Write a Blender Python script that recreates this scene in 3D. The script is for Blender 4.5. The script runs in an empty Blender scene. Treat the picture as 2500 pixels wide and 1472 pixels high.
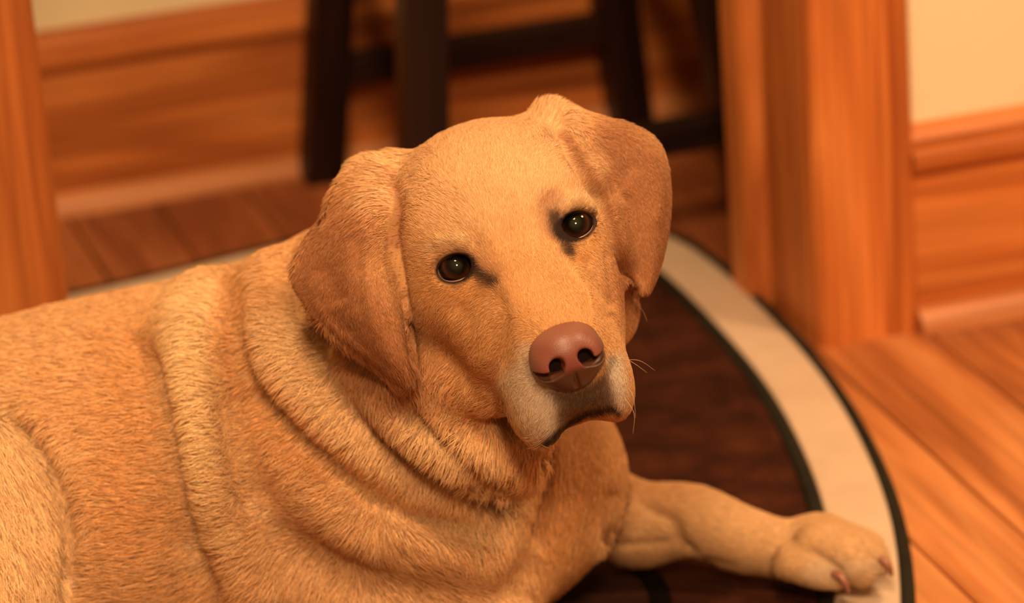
import bpy, bmesh, math, random
import numpy as np
from mathutils import Matrix, Vector

random.seed(7)
RNG = np.random.default_rng(7)
N_FUR = 420000
SC = bpy.context.scene
COL = SC.collection

# ------------------------------------------------------------------ camera
F_PX = 9000.0                       # focal length in pixels of the 2500 x 1472 frame
PITCH, ROLL, CAM_H = math.radians(21.0), 0.075, 1.12
c_f = np.array([0, math.cos(PITCH), -math.sin(PITCH)])
_r0 = np.array([1.0, 0, 0]); _u0 = np.cross(_r0, c_f)
c_r = math.cos(ROLL) * _r0 - math.sin(ROLL) * _u0          # image right
c_d = -(math.sin(ROLL) * _r0 + math.cos(ROLL) * _u0)       # image down
c_o = np.array([0, 0, CAM_H])

def fl(px, py, h=0.0):
    """point at height h seen at a pixel"""
    v = c_f + (px - 1250) / F_PX * c_r + (py - 736) / F_PX * c_d
    return c_o + v * ((h - CAM_H) / v[2])

def proj(p):
    q = np.asarray(p, float) - c_o; z = q @ c_f
    return np.array([1250 + F_PX * (q @ c_r) / z, 736 + F_PX * (q @ c_d) / z, z])

cam = bpy.data.cameras.new('camera')
cam.sensor_width = 36.0; cam.lens = F_PX / 2500 * 36.0
cam.clip_start = 0.05; cam.clip_end = 50
cam.dof.use_dof = True; cam.dof.focus_distance = 2.20; cam.dof.aperture_fstop = 5.0
cam_o = bpy.data.objects.new('camera', cam); COL.objects.link(cam_o)
M = Matrix.Identity(4)
for i in range(3):
    M[i][0], M[i][1], M[i][2], M[i][3] = c_r[i], -c_d[i], -c_f[i], c_o[i]
cam_o.matrix_world = M
SC.camera = cam_o

# ------------------------------------------------------------------ world, lights, exposure
W = bpy.data.worlds.new('room_light'); SC.world = W; W.use_nodes = True
W.node_tree.nodes['Background'].inputs[0].default_value = (1.0, 0.54, 0.23, 1)
W.node_tree.nodes['Background'].inputs[1].default_value = 0.40
SC.view_settings.view_transform = 'Standard'; SC.view_settings.look = 'None'
SC.view_settings.exposure = -0.04; SC.view_settings.gamma = 1.0
SC.view_settings.use_curve_mapping = False
SC.cycles.max_bounces = 5; SC.cycles.diffuse_bounces = 3; SC.cycles.glossy_bounces = 2
SC.cycles.transmission_bounces = 4; SC.cycles.transparent_max_bounces = 6
SC.cycles.caustics_reflective = False; SC.cycles.caustics_refractive = False

def lamp(name, loc, target, power, size, col):
    l = bpy.data.lights.new(name, 'AREA'); l.shape = 'DISK'; l.size = size; l.energy = power; l.color = col
    o = bpy.data.objects.new(name, l); COL.objects.link(o); o.location = loc
    o.rotation_euler = (Vector(target) - Vector(loc)).to_track_quat('-Z', 'Y').to_euler()
    return o
WARM = (1.0, 0.65, 0.35)
lamp('ceiling_lamp', (-0.10, 1.02, 2.42), (-0.05, 2.15, 0.2), 46, 0.40, WARM)
lamp('front_fill_lamp', (0.25, -0.55, 2.30), (0.0, 2.2, 0.2), 62, 0.40, WARM)  # unseen fill, added to lift the surfaces facing the camera
lamp('right_wall_fill_lamp', (1.55, 1.75, 2.45), (0.6, 2.6, 0.2), 44, 0.42, WARM)  # unseen lamp added to brighten the right wall and casing
lamp('far_wall_fill_lamp', (-0.75, 2.72, 2.0), (-0.5, 3.2, 0.5), 3.0, 0.3, WARM)  # low unseen lamp, added to brighten the far wall

# ------------------------------------------------------------------ material helpers
def srgb(r, g, b):
    f = lambda c: (c / 255 / 12.92) if c / 255 <= 0.04045 else ((c / 255 + 0.055) / 1.055) ** 2.4
    return (f(r), f(g), f(b), 1)

class NT:
    def __init__(s, name):
        s.m = bpy.data.materials.new(name); s.m.use_nodes = True
        s.t = s.m.node_tree; s.b = s.t.nodes['Principled BSDF']
    def n(s, typ, **kw):
        o = s.t.nodes.new(typ)
        for k, v in kw.items():
            if k in o.inputs.keys(): o.inputs[k].default_value = v
            else: setattr(o, k, v)
        return o
    def l(s, a, ao, b, bi): s.t.links.new(a.outputs[ao], b.inputs[bi])

def ramp(nt, stops):
    r = nt.n('ShaderNodeValToRGB'); e = r.color_ramp.elements
    e.remove(e[1]); e[0].position = stops[0][0]; e[0].color = stops[0][1]
    for p, c in stops[1:]: e.new(p).color = c
    return r

def plain(name, col, rough=0.5, bump=0.0, bscale=300, var=0.0, vscale=8, spec=0.5):
    nt = NT(name); nt.b.inputs['Roughness'].default_value = rough
    nt.b.inputs['Specular IOR Level'].default_value = spec
    nt.b.inputs['Base Color'].default_value = col
    tc = nt.n('ShaderNodeTexCoord')
    if var:
        no = nt.n('ShaderNodeTexNoise', Scale=vscale, Detail=5.0); nt.l(tc, 'Object', no, 'Vector')
        d = lambda k: tuple(min(1, x * k) for x in col[:3]) + (1,)
        r = ramp(nt, [(0.3, d(1 - var)), (0.7, d(1 + var))]); nt.l(no, 'Fac', r, 'Fac'); nt.l(r, 'Color', nt.b, 'Base Color')
    if bump:
        no = nt.n('ShaderNodeTexNoise', Scale=bscale, Detail=3.0); nt.l(tc, 'Object', no, 'Vector')
        bp = nt.n('ShaderNodeBump', Strength=bump, Distance=0.002); nt.l(no, 'Fac', bp, 'Height'); nt.l(bp, 'Normal', nt.b, 'Normal')
    return nt.m

def wood(name, c0, c1, c2, axis=2, rough=0.35, scale=1.0, perobj=True, spec=0.5):
    """grain stretched along one local axis, a different cut and tone for each board"""
    nt = NT(name); nt.b.inputs['Roughness'].default_value = rough
    nt.b.inputs['Specular IOR Level'].default_value = spec
    tc = nt.n('ShaderNodeTexCoord'); mp = nt.n('ShaderNodeMapping')
    s = [9.0 * scale] * 3; s[axis] = 0.8 * scale
    mp.inputs['Scale'].default_value = s
    oi = nt.n('ShaderNodeObjectInfo')
    ad = nt.n('ShaderNodeVectorMath', operation='ADD')
    mu = nt.n('ShaderNodeMath', operation='MULTIPLY'); mu.inputs[1].default_value = 37.0
    nt.l(oi, 'Random', mu, 0); nt.l(tc, 'Object', ad, 0); nt.l(mu, 0, ad, 1); nt.l(ad, 0, mp, 'Vector')
    n1 = nt.n('ShaderNodeTexNoise', Scale=1.6, Detail=4.0, Roughness=0.55, Distortion=0.6); nt.l(mp, 0, n1, 'Vector')
    wv = nt.n('ShaderNodeMath', operation='MULTIPLY'); wv.inputs[1].default_value = 7.0; nt.l(n1, 'Fac', wv, 0)
    fr = nt.n('ShaderNodeMath', operation='PINGPONG'); fr.inputs[1].default_value = 1.0; nt.l(wv, 0, fr, 0)
    r = ramp(nt, [(0.0, c0), (0.55, c1), (1.0, c2)]); nt.l(fr, 0, r, 'Fac')
    mp2 = nt.n('ShaderNodeMapping'); s2 = [160.0 * scale] * 3; s2[axis] = 5.0 * scale; mp2.inputs['Scale'].default_value = s2
    nt.l(ad, 0, mp2, 'Vector')
    n2 = nt.n('ShaderNodeTexNoise', Scale=1.0, Detail=2.0); nt.l(mp2, 0, n2, 'Vector')
    r2 = ramp(nt, [(0.3, (0.78, 0.78, 0.78, 1)), (0.65, (1.06, 1.06, 1.06, 1))]); nt.l(n2, 'Fac', r2, 'Fac')
    mx = nt.n('ShaderNodeMix', data_type='RGBA', blend_type='MULTIPLY'); mx.inputs[0].default_value = 1.0
    nt.l(r, 'Color', mx, 6); nt.l(r2, 'Color', mx, 7)
    hs = nt.n('ShaderNodeHueSaturation'); mr = nt.n('ShaderNodeMapRange'); mr.inputs[3].default_value = 0.86 if perobj else 1.0; mr.inputs[4].default_value = 1.14 if perobj else 1.0
    nt.l(oi, 'Random', mr, 0); nt.l(mr, 0, hs, 'Value'); nt.l(mx, 2, hs, 'Color')
    nt.l(hs, 'Color', nt.b, 'Base Color')
    return nt.m

M_WALL = plain('cream_paint', (0.80, 0.68, 0.46, 1), 0.7, 0.12, 180, 0.03, 3)
M_WALL2 = plain('cream_paint_far', (0.78, 0.66, 0.42, 1), 0.7, 0.12, 180, 0.03, 3)
PINE = ((0.37, 0.098, 0.021, 1), (0.50, 0.150, 0.032, 1), (0.60, 0.200, 0.050, 1))
M_TRIM_V = wood('stained_pine_upright', *PINE, axis=2, rough=0.48, spec=0.4)
M_FLOOR = wood('oiled_floorboard', (0.30, 0.092, 0.026, 1), (0.46, 0.160, 0.048, 1), (0.58, 0.235, 0.080, 1), axis=1, rough=0.44, scale=0.9, spec=0.35)
M_FLOOR_SHADED = wood('shaded_floorboard', (0.20, 0.055, 0.018, 1), (0.27, 0.080, 0.026, 1), (0.34, 0.110, 0.038, 1), axis=1, rough=0.42, scale=0.9, spec=0.35)  # same boards, darkened in colour for the far room's shade
M_SUB = plain('dark_subfloor', (0.05, 0.018, 0.008, 1), 0.8)
M_STOOL = wood('espresso_wood', (0.010, 0.0035, 0.0025, 1), (0.016, 0.005, 0.003, 1), (0.022, 0.007, 0.004, 1), axis=2, rough=0.42, perobj=False, spec=0.18)

# ------------------------------------------------------------------ mesh helpers
def mesh_obj(name, verts, faces, mat, parent=None, smooth=False):
    me = bpy.data.meshes.new(name); me.from_pydata([tuple(map(float, v)) for v in verts], [], faces); me.update()
    if mat: me.materials.append(mat)
    if smooth: me.polygons.foreach_set('use_smooth', [True] * len(me.polygons))
    o = bpy.data.objects.new(name, me); COL.objects.link(o)
    if parent: o.parent = parent
    return o

def tag(o, label=None, cat=None, group=None, kind=None):
    for k, v in (('label', label), ('category', cat), ('group', group), ('kind', kind)):
        if v: o[k] = v
    return o

def extrude_profile(name, prof, length, mat, parent=None, origin=(0, 0, 0), ax_u=(1, 0, 0), ax_v=(0, 1, 0), ax_w=(0, 0, 1), bevel=0.0):
    """closed 2-D profile (u, v) swept along w; local axes of the object = u, v, w so grain can follow"""
    n = len(prof)
    vs = [(u, v, 0) for u, v in prof] + [(u, v, length) for u, v in prof]
    fs = [(i, (i + 1) % n, n + (i + 1) % n, n + i) for i in range(n)] + [tuple(range(n - 1, -1, -1)), tuple(range(n, 2 * n))]
    o = mesh_obj(name, vs, fs, mat, parent)
    bm = bmesh.new(); bm.from_mesh(o.data); bmesh.ops.recalc_face_normals(bm, faces=bm.faces)
    bm.to_mesh(o.data); bm.free()
    m = Matrix.Identity(4)
    for i in range(3): m[i][0], m[i][1], m[i][2], m[i][3] = ax_u[i], ax_v[i], ax_w[i], origin[i]
    o.matrix_world = m
    if bevel:
        b = o.modifiers.new('bevel', 'BEVEL'); b.width = bevel; b.segments = 2; b.limit_method = 'ANGLE'
    return o

# ------------------------------------------------------------------ the room
PSI = math.radians(16.0)
w_ = np.array([math.cos(PSI), math.sin(PSI), 0.0])       # along the walls, to the right
n_ = np.array([math.sin(PSI), -math.cos(PSI), 0.0])      # out of the walls, towards the camera
up = np.array([0, 0, 1.0])
K = fl(1988, 849)                                        # right corner of the doorway, on the floor
S_w = lambda p: (np.asarray(p) - K) @ w_
S_n = lambda p: (np.asarray(p) - K) @ n_
place = lambda a, b, h=0.0: K + a * w_ + b * n_ + h * up
back_b = 0.5 * (S_n(fl(140, 512)) + S_n(fl(740, 405)))    # far wall's face, measured from the doorway

# floor: a sub-floor slab with every board laid on it as a part
floor = mesh_obj('floor', [(-2.4, 0.9, -0.02), (1.8, 0.9, -0.02), (1.8, 4.6, -0.02), (-2.4, 4.6, -0.02),
                           (-2.4, 0.9, -0.06), (1.8, 0.9, -0.06), (1.8, 4.6, -0.06), (-2.4, 4.6, -0.06)],
                 [(0, 1, 2, 3), (7, 6, 5, 4), (0, 4, 5, 1), (1, 5, 6, 2), (2, 6, 7, 3), (3, 7, 4, 0)], M_SUB)
tag(floor, kind='structure')
edges_a = [0.0, 0.0965, 0.18, 0.262, 0.345, 0.43, 0.512, 0.595]
left_a = [-0.0749]
while left_a[-1] > -1.75: left_a.append(left_a[-1] - 0.0835)
edges_a = left_a[::-1] + edges_a

def plank(a0, a1, b0, b1, mat):
    g = 0.0011; z0, z1, e = -0.02, 0.0, 0.0014
    x0, x1, y0, y1 = g, (a1 - a0) - g, g, (b1 - b0) - g
    vs = [(x0, y0, z0), (x1, y0, z0), (x1, y1, z0), (x0, y1, z0), (x0, y0, z1 - e), (x1, y0, z1 - e), (x1, y1, z1 - e), (x0, y1, z1 - e),
          (x0 + e, y0 + e, z1), (x1 - e, y0 + e, z1), (x1 - e, y1 - e, z1), (x0 + e, y1 - e, z1)]
    fs = [(3, 2, 1, 0)] + [(i, (i + 1) % 4, 4 + (i + 1) % 4, 4 + i) for i in range(4)] + [(4 + i, 4 + (i + 1) % 4, 8 + (i + 1) % 4, 8 + i) for i in range(4)] + [(8, 9, 10, 11)]
    o = mesh_obj('floorboard', vs, fs, mat, floor)
    p = place(a0, b1)                  # local y runs away from the camera
    m = Matrix.Identity(4)
    for i in range(3): m[i][0], m[i][1], m[i][2], m[i][3] = w_[i], -n_[i], up[i], p[i]
    o.matrix_world = m
for a0, a1 in zip(edges_a[:-1], edges_a[1:]):
    cuts = [1.25, 1.15 - random.uniform(0, 0.5)] if a1 < -0.1 else [1.25, random.uniform(0.62, 0.9)]
    while cuts[-1] > 0.6 and a1 < -0.1: cuts.append(cuts[-1] - random.uniform(0.55, 0.9))
    if cuts[-1] < 0.1: cuts.pop()
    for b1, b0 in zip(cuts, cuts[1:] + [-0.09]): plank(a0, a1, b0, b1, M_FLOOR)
    plank(a0, a1, -0.66, -0.09, M_FLOOR_SHADED)                  # far room's dimmer light is put into its boards' colour

def slab(name, a0, a1, b0, b1, h0, h1, mat, parent=None):
    o = extrude_profile(name, [(0, 0), (a1 - a0, 0), (a1 - a0, b1 - b0), (0, b1 - b0)], h1 - h0, mat, parent, place(a0, b0, h0), w_, n_, up)
    return o

WALL_T = 0.155                                             # thickness of the wall with the doorway
tag(slab('wall_right', 0.012, 1.3, -WALL_T + 0.012, -0.012, -0.02, 2.5, M_WALL), kind='structure')
tag(slab('wall_left', -1.9, -0.612, -WALL_T + 0.012, -0.012, -0.02, 2.5, M_WALL), kind='structure')
tag(slab('wall_back', -1.1, 1.3, back_b - 0.1, back_b, -0.02, 2.5, M_WALL2), kind='structure')

M_CEIL = plain('cream_ceiling_paint', (0.74, 0.68, 0.54, 1), 0.8)
tag(slab('unseen_ceiling', -1.1, 1.3, back_b - 0.1, -WALL_T + 0.012, 2.5, 2.56, M_CEIL), kind='structure')  # out of view; added to keep ambient light out of the far room
tag(slab('wall_over_doorway', -0.612, 0.012, -WALL_T + 0.012, -0.012, 2.05, 2.5, M_WALL), kind='structure')
tag(slab('unseen_wall_left', -1.2, -1.1, back_b - 0.1, -WALL_T + 0.012, -0.02, 2.5, M_WALL2), kind='structure')  # unseen, added against ambient light entering from the side
tag(slab('unseen_wall_right', 1.3, 1.4, back_b - 0.1, -WALL_T + 0.012, -0.02, 2.5, M_WALL2), kind='structure')  # unseen, closes off the ambient light on the other side

def baseboard(name, a0, a1, b, h=0.172):
    """board, stepped cap and quarter-round shoe, each running along the wall"""
    ax = dict(ax_u=n_, ax_v=up, ax_w=w_)
    root = extrude_profile(name, [(0, 0), (0.014, 0), (0.014, h - 0.036), (0, h - 0.036)], a1 - a0, M_BASE, None, place(a0, b), **ax)
    tag(root, kind='structure')
    cap = extrude_profile('cap_moulding', [(0, h - 0.036), (0.019, h - 0.036), (0.0225, h - 0.030), (0.0225, h - 0.022), (0.017, h - 0.018), (0.016, h - 0.010), (0.011, h - 0.004), (0.006, h), (0, h)],
                          a1 - a0, M_BASE, None, place(a0, b), **ax)
    q = [(0.014, 0.0)] + [(0.014 + 0.017 * math.cos(t), 0.019 * math.sin(t)) for t in np.linspace(0, math.pi / 2, 7)]
    shoe = extrude_profile('shoe_moulding', q, a1 - a0, M_SHOE, None, place(a0, b), **ax)
    for c in (cap, shoe):
        c.parent = root; c.matrix_parent_inverse = root.matrix_world.inverted()
    return root
M_BASE = wood('stained_pine_board', *PINE, axis=2, rough=0.5, spec=0.35)
M_SHOE = wood('stained_pine_shoe', (0.42, 0.15, 0.055, 1), (0.52, 0.20, 0.075, 1), (0.60, 0.25, 0.1, 1), axis=2, rough=0.30)
baseboard('baseboard_back', -1.1, 1.3, back_b)
baseboard('baseboard_left', -1.9, -0.6865, -0.012)
baseboard('baseboard_right', 0.0885, 1.3, -0.012)

# right side of the doorway: casing on the wall face, lining of the opening, stop bead
cw = 0.086
cas = [(0, -0.012), (cw, -0.012), (cw, 0.002), (cw - 0.003, 0.006), (cw - 0.014, 0.0065), (cw - 0.017, 0.003), (cw - 0.020, 0.0065), (cw - 0.025, 0.0068), (cw - 0.028, 0.0036),
       (cw - 0.031, 0.0068), (0.022, 0.0055), (0.016, 0.0045), (0.011, 0.0062), (0.005, 0.0055), (0.0, 0.001)]
t1 = extrude_profile('trim_1', cas, 2.06, M_TRIM_V, None, place(0.004, 0), w_, n_, up)
tag(t1, kind='structure')
jm = [(0.012, -0.012), (0.003, -0.012), (0.003, -0.098), (0.006, -0.101), (0.006, -0.107), (-0.008, -0.111), (-0.0115, -0.117), (-0.0125, -0.128), (-0.0125, -0.150), (-0.009, -0.158), (0.012, -0.158)]
j1 = extrude_profile('door_lining', jm, 2.05, M_TRIM_V, None, place(0, 0), w_, n_, up)
j1.parent = t1; j1.matrix_parent_inverse = t1.matrix_world.inverted()
# left side: the same casing mirrored
cas2 = [(-u, v) for u, v in cas][::-1]
t2 = extrude_profile('trim_2', cas2, 2.06, M_TRIM_V, None, place(-0.597, 0), w_, n_, up)
tag(t2, kind='structure')
jm2 = [(-0.612, -0.012), (-0.601, -0.012), (-0.601, -0.158), (-0.612, -0.158)]
j2 = extrude_profile('door_lining', jm2, 2.05, M_TRIM_V, None, place(0, 0), w_, n_, up)
j2.parent = t2; j2.matrix_parent_inverse = t2.matrix_world.inverted()

# ------------------------------------------------------------------ the stool in the far room
def bar(name, p, q, sx, sy, mat, parent):
    p, q = np.asarray(p, float), np.asarray(q, float); L = np.linalg.norm(q - p); t = (q - p) / L
    ref = n_ if abs(t @ n_) < 0.8 else w_
    x = np.cross(ref, t); x /= np.linalg.norm(x); y = np.cross(t, x)
    o = extrude_profile(name, [(-sx / 2, -sy / 2), (sx / 2, -sy / 2), (sx / 2, sy / 2), (-sx / 2, sy / 2)], L, mat, None, p, x, y, t, bevel=0.003)
    o.parent = parent
    return o
stool = bpy.data.objects.new('bar_stool', None); COL.objects.link(stool)
A0 = fl(786, 436); C0 = A0 + w_ * 0.308 ; dn = 0.345
B0, D0 = A0 + n_ * dn, C0 + n_ * dn
cen = (A0 + B0 + C0 + D0) / 4
tag(stool, 'dark espresso wooden bar stool standing by the far baseboard beyond the doorway', 'stool')
H_ST = 0.62; SPL = 0.20
def leg_at(p, h): return p + (cen - p) * np.array([1, 1, 0]) * (h / H_ST) * 0.42 + up * h
for p, h0 in ((A0, 0.0), (B0, 0.0084), (C0, 0.0), (D0, 0.0)): bar('leg', leg_at(p, h0), leg_at(p, H_ST - 0.02), 0.038, 0.038, M_STOOL, stool)
bar('rung', leg_at(A0, 0.106), leg_at(C0, 0.106), 0.030, 0.026, M_STOOL, stool)
bar('rung', leg_at(B0, 0.102), leg_at(D0, 0.102), 0.028, 0.026, M_STOOL, stool)
bar('rung', leg_at(A0, 0.27), leg_at(B0, 0.27), 0.022, 0.034, M_STOOL, stool)
bar('rung', leg_at(C0, 0.27), leg_at(D0, 0.27), 0.022, 0.034, M_STOOL, stool)
seat_h = 0.17
so = extrude_profile('seat', [(-seat_h, -seat_h), (seat_h, -seat_h), (seat_h, seat_h), (-seat_h, seat_h)], 0.045, M_STOOL, None, cen + up * (H_ST - 0.025), w_, n_, up, bevel=0.012)
so.parent = stool

# ------------------------------------------------------------------ the oval rug
def closed_spline(pts, m=14):
    P = np.asarray(pts, float); n = len(P); out = []
    for i in range(n):
        p0, p1, p2, p3 = P[i - 1], P[i], P[(i + 1) % n], P[(i + 2) % n]
        for t in np.arange(m) / m:
            out.append(0.5 * (2 * p1 + (p2 - p0) * t + (2 * p0 - 5 * p1 + 4 * p2 - p3) * t * t + (-p0 + 3 * p1 - 3 * p2 + p3) * t ** 3))
    return np.array(out)
half = [(-0.441, 2.977), (-0.387, 3.000), (-0.303, 3.038), (-0.204, 3.093), (-0.11, 3.132), (0.0, 3.138), (0.08, 3.108), (0.143, 3.058), (0.183, 2.965), (0.211, 2.859), (0.233, 2.769), (0.254, 2.662), (0.266, 2.537), (0.270, 2.441), (0.267, 2.358), (0.260, 2.284)]
rc = np.array([-0.12, 2.45])
ring = closed_spline(half + [(0.238, 2.12)] + [tuple(2 * rc - np.array(p)) for p in half[1:]] + [tuple(2 * rc - np.array((0.238, 2.12)))], 10)
for _ in range(60): ring = (np.roll(ring, 1, 0) + 2 * ring + np.roll(ring, -1, 0)) / 4
def offset_ring(R, d):
    T = np.roll(R, -3, 0) - np.roll(R, 3, 0); T /= np.linalg.norm(T, axis=1)[:, None]
    N = np.c_[T[:, 1], -T[:, 0]]                              # points run clockwise: inward normal
    if ((R + N * 0.01 - rc) ** 2).sum() > ((R - N * 0.01 - rc) ** 2).sum(): N = -N
    for _ in range(8): N = (np.roll(N, 1, 0) + 2 * N + np.roll(N, -1, 0)) / 4
    return R + N * d
rug = bpy.data.objects.new('oval_rug', None); COL.objects.link(rug); rug.location = (rc[0], rc[1], 0)
tag(rug, 'oval brown rug with tan border and dark green binding under the dog', 'rug')
def ribbon(name, prof, mat):
    rings = [offset_ring(ring, d) for d, h in prof]; n = len(ring); vs = []; fs = []
    for R, (d, h) in zip(rings, prof): vs += [(x - rc[0], y - rc[1], h) for x, y in R]
    for k in range(len(prof) - 1):
        for i in range(n):
            j = (i + 1) % n; fs.append((k * n + i, k * n + j, (k + 1) * n + j, (k + 1) * n + i))
    o = mesh_obj(name, vs, fs, mat, rug, True)
    bm = bmesh.new(); bm.from_mesh(o.data); bmesh.ops.recalc_face_normals(bm, faces=bm.faces); bm.to_mesh(o.data); bm.free()
    if o.data.polygons and sum(p.normal.z for p in o.data.polygons) < 0: o.data.flip_normals()
    return o
M_BIND = plain('dark_green_binding', (0.014, 0.012, 0.006, 1), 0.85, 0.5, 700, 0.25, 60, 0.2)
def pile(name, c_dark, c_mid, c_lite, scale, bump):
    nt = NT(name); nt.b.inputs['Roughness'].default_value = 0.95; nt.b.inputs['Specular IOR Level'].default_value = 0.1
    tc = nt.n('ShaderNodeTexCoord')
    n1 = nt.n('ShaderNodeTexNoise', Scale=scale, Detail=6.0, Roughness=0.65); nt.l(tc, 'Object', n1, 'Vector')
    r = ramp(nt, [(0.32, c_dark), (0.5, c_mid), (0.7, c_lite)]); nt.l(n1, 'Fac', r, 'Fac'); nt.l(r, 'Color', nt.b, 'Base Color')
    n2 = nt.n('ShaderNodeTexNoise', Scale=520.0, Detail=3.0); nt.l(tc, 'Object', n2, 'Vector')
    bp = nt.n('ShaderNodeBump', Strength=bump, Distance=0.003); nt.l(n2, 'Fac', bp, 'Height'); nt.l(bp, 'Normal', nt.b, 'Normal')
    return nt.m
M_TAN = pile('tan_pile', (0.56, 0.415, 0.30, 1), (0.61, 0.455, 0.33, 1), (0.65, 0.49, 0.355, 1), 18, 0.25)
M_BROWN = pile('brown_pile', (0.024, 0.0068, 0.003, 1), (0.046, 0.0120, 0.005, 1), (0.080, 0.022, 0.009, 1), 30, 0.6)
ribbon('outer_binding', [(-0.0005, 0.0005), (-0.0012, 0.004), (0.001, 0.0078), (0.005, 0.0088), (0.0085, 0.0082), (0.009, 0.003)], M_BIND)
ribbon('border_band', [(0.0088, 0.002), (0.0090, 0.0066), (0.012, 0.0072), (0.03, 0.0073), (0.052, 0.0072), (0.0545, 0.0066), (0.0546, 0.002)], M_TAN)
ribbon('inner_binding', [(0.0546, 0.002), (0.0550, 0.0072), (0.058, 0.0084), (0.0625, 0.0084), (0.0652, 0.0072), (0.0655, 0.002)], M_BIND)
def rug_field():
    n = len(ring); ds = [0.0655, 0.067, 0.08, 0.11, 0.15, 0.20, 0.26]; vs = []; fs = []
    for d in ds:
        R = offset_ring(ring, d) if d < 0.1 else rc + (offset_ring(ring, 0.09) - rc) * (1 - (d - 0.09) / 0.32)
        for x, y in R: vs.append((x - rc[0], y - rc[1], 0.002 if d == ds[0] else 0.0078 + 0.0006 * math.sin(40 * x) * math.sin(37 * y)))
    for k in range(len(ds) - 1):
        for i in range(n):
            j = (i + 1) % n; fs.append((k * n + i, k * n + j, (k + 1) * n + j, (k + 1) * n + i))
    vs.append((0, 0, 0.0078)); c = len(vs) - 1; b = (len(ds) - 1) * n
    for i in range(n): fs.append((b + i, b + (i + 1) % n, c))
    o = mesh_obj('pile_field', vs, fs, M_BROWN, rug, True)
    if sum(p.normal.z for p in o.data.polygons) < 0: o.data.flip_normals()
rug_field()
# round dark motif woven into the field beside the dog's elbow
def motif():
    c = fl(1440, 1500)[:2]; e = np.array([0.0575, 0.098]); n = 56; rows = [(1.0, 0.0072), (0.99, 0.0084), (0.74, 0.0086), (0.70, 0.0078)]; vs = []; fs = []
    for s, h in rows:
        for i in range(n): a = 2 * math.pi * i / n; vs.append((c[0] - rc[0] + e[0] * s * math.cos(a), c[1] - rc[1] + e[1] * s * math.sin(a), h))
    for k in range(len(rows) - 1):
        for i in range(n): fs.append((k * n + i, k * n + (i + 1) % n, (k + 1) * n + (i + 1) % n, (k + 1) * n + i))
    o = mesh_obj('motif_outline', vs, fs, M_BLACK, rug, True)
    if sum(p.normal.z for p in o.data.polygons) < 0: o.data.flip_normals()
    vs = [(c[0] - rc[0] + e[0] * 0.72 * math.cos(2 * math.pi * i / n), c[1] - rc[1] + e[1] * 0.72 * math.sin(2 * math.pi * i / n), 0.0083) for i in range(n)] + [(c[0] - rc[0], c[1] - rc[1], 0.0085)]
    o = mesh_obj('motif_pile', vs, [(i, (i + 1) % n, n) for i in range(n)], M_BROWN2, rug, True)
    if sum(p.normal.z for p in o.data.polygons) < 0: o.data.flip_normals()
M_BLACK = plain('black_pile', (0.005, 0.003, 0.002, 1), 0.95, 0.5, 500, 0, 0, 0.05)
M_BROWN2 = pile('dark_brown_pile', (0.018, 0.006, 0.0035, 1), (0.030, 0.0095, 0.005, 1), (0.05, 0.016, 0.008, 1), 30, 0.6)
motif()

# ------------------------------------------------------------------ the dog: one continuous body grown from a distance field
# Shapes are given in the dog's own working frame (x right, y down, z away, metres), which is turned into the world at the end.
DF = 1.0 / F_PX
def q(px, py, z): return np.array([(px - 1250) * DF * z, (py - 736) * DF * z, z])
def to_world(p): p = np.asarray(p); return c_o + p[..., 0:1] * c_r + p[..., 1:2] * c_d + p[..., 2:3] * c_f
def height_of(p): return CAM_H + p[:, 0] * c_r[2] + p[:, 1] * c_d[2] + p[:, 2] * c_f[2]
def qh(px, py, h):
    w = fl(px, py, h) - c_o; return np.array([w @ c_r, w @ c_d, w @ c_f])

PR = []                                            # primitives in order: (op, k, bounding box, function)
def add(op, k, lo, hi, fn): PR.append((op, k, np.asarray(lo) - k - 0.012, np.asarray(hi) + k + 0.012, fn))
def rot_xy(a):
    a = math.radians(a); return np.array([[math.cos(a), math.sin(a), 0], [-math.sin(a), math.cos(a), 0], [0, 0, 1]])
def ell(c, r, R=None, op='u', k=0.03):
    c = np.asarray(c, float); r = np.asarray(r, float); R = np.eye(3) if R is None else R; m = r.max()
    def fn(p):
        v = (p - c) @ R.T; k0 = np.sqrt(((v / r) ** 2).sum(1)); k1 = np.sqrt(((v / r ** 2) ** 2).sum(1)) + 1e-9
        return k0 * (k0 - 1) / k1
    add(op, k, c - m, c + m, fn)
def E(px, py, z, rx, ry, rz, a=0, op='u', k=0.03):
    s = DF * z; ell(q(px, py, z), (rx * s, ry * s, rz * s), rot_xy(a), op, k)
def chain(nodes, op='u', k=0.03):
    """tapering tube through (point, radius) nodes"""
    P = [np.asarray(n[0], float) for n in nodes]; Rr = [n[1] for n in nodes]
    lo = np.min([p - r for p, r in zip(P, Rr)], 0); hi = np.max([p + r for p, r in zip(P, Rr)], 0)
    def fn(p):
        d = np.full(len(p), 9.0)
        for a, b, ra, rb in zip(P[:-1], P[1:], Rr[:-1], Rr[1:]):
            ab = b - a; t = np.clip(((p - a) @ ab) / (ab @ ab), 0, 1)
            d = np.minimum(d, np.sqrt(((p - a - t[:, None] * ab) ** 2).sum(1)) - (ra + (rb - ra) * t))
        return d
    add(op, k, lo, hi, fn)
def smooth_nodes(nodes, m=5):
    A = np.array([list(n[0]) + [n[1]] for n in nodes]); A = np.vstack([2 * A[0] - A[1], A, 2 * A[-1] - A[-2]]); out = []
    for i in range(1, len(A) - 2):
        p0, p1, p2, p3 = A[i - 1:i + 3]
        for t in np.arange(m) / m:
            out.append(0.5 * (2 * p1 + (p2 - p0) * t + (2 * p0 - 5 * p1 + 4 * p2 - p3) * t * t + (-p0 + 3 * p1 - 3 * p2 + p3) * t ** 3))
    out.append(A[-2]); return [(o[:3], o[3]) for o in out]
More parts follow.
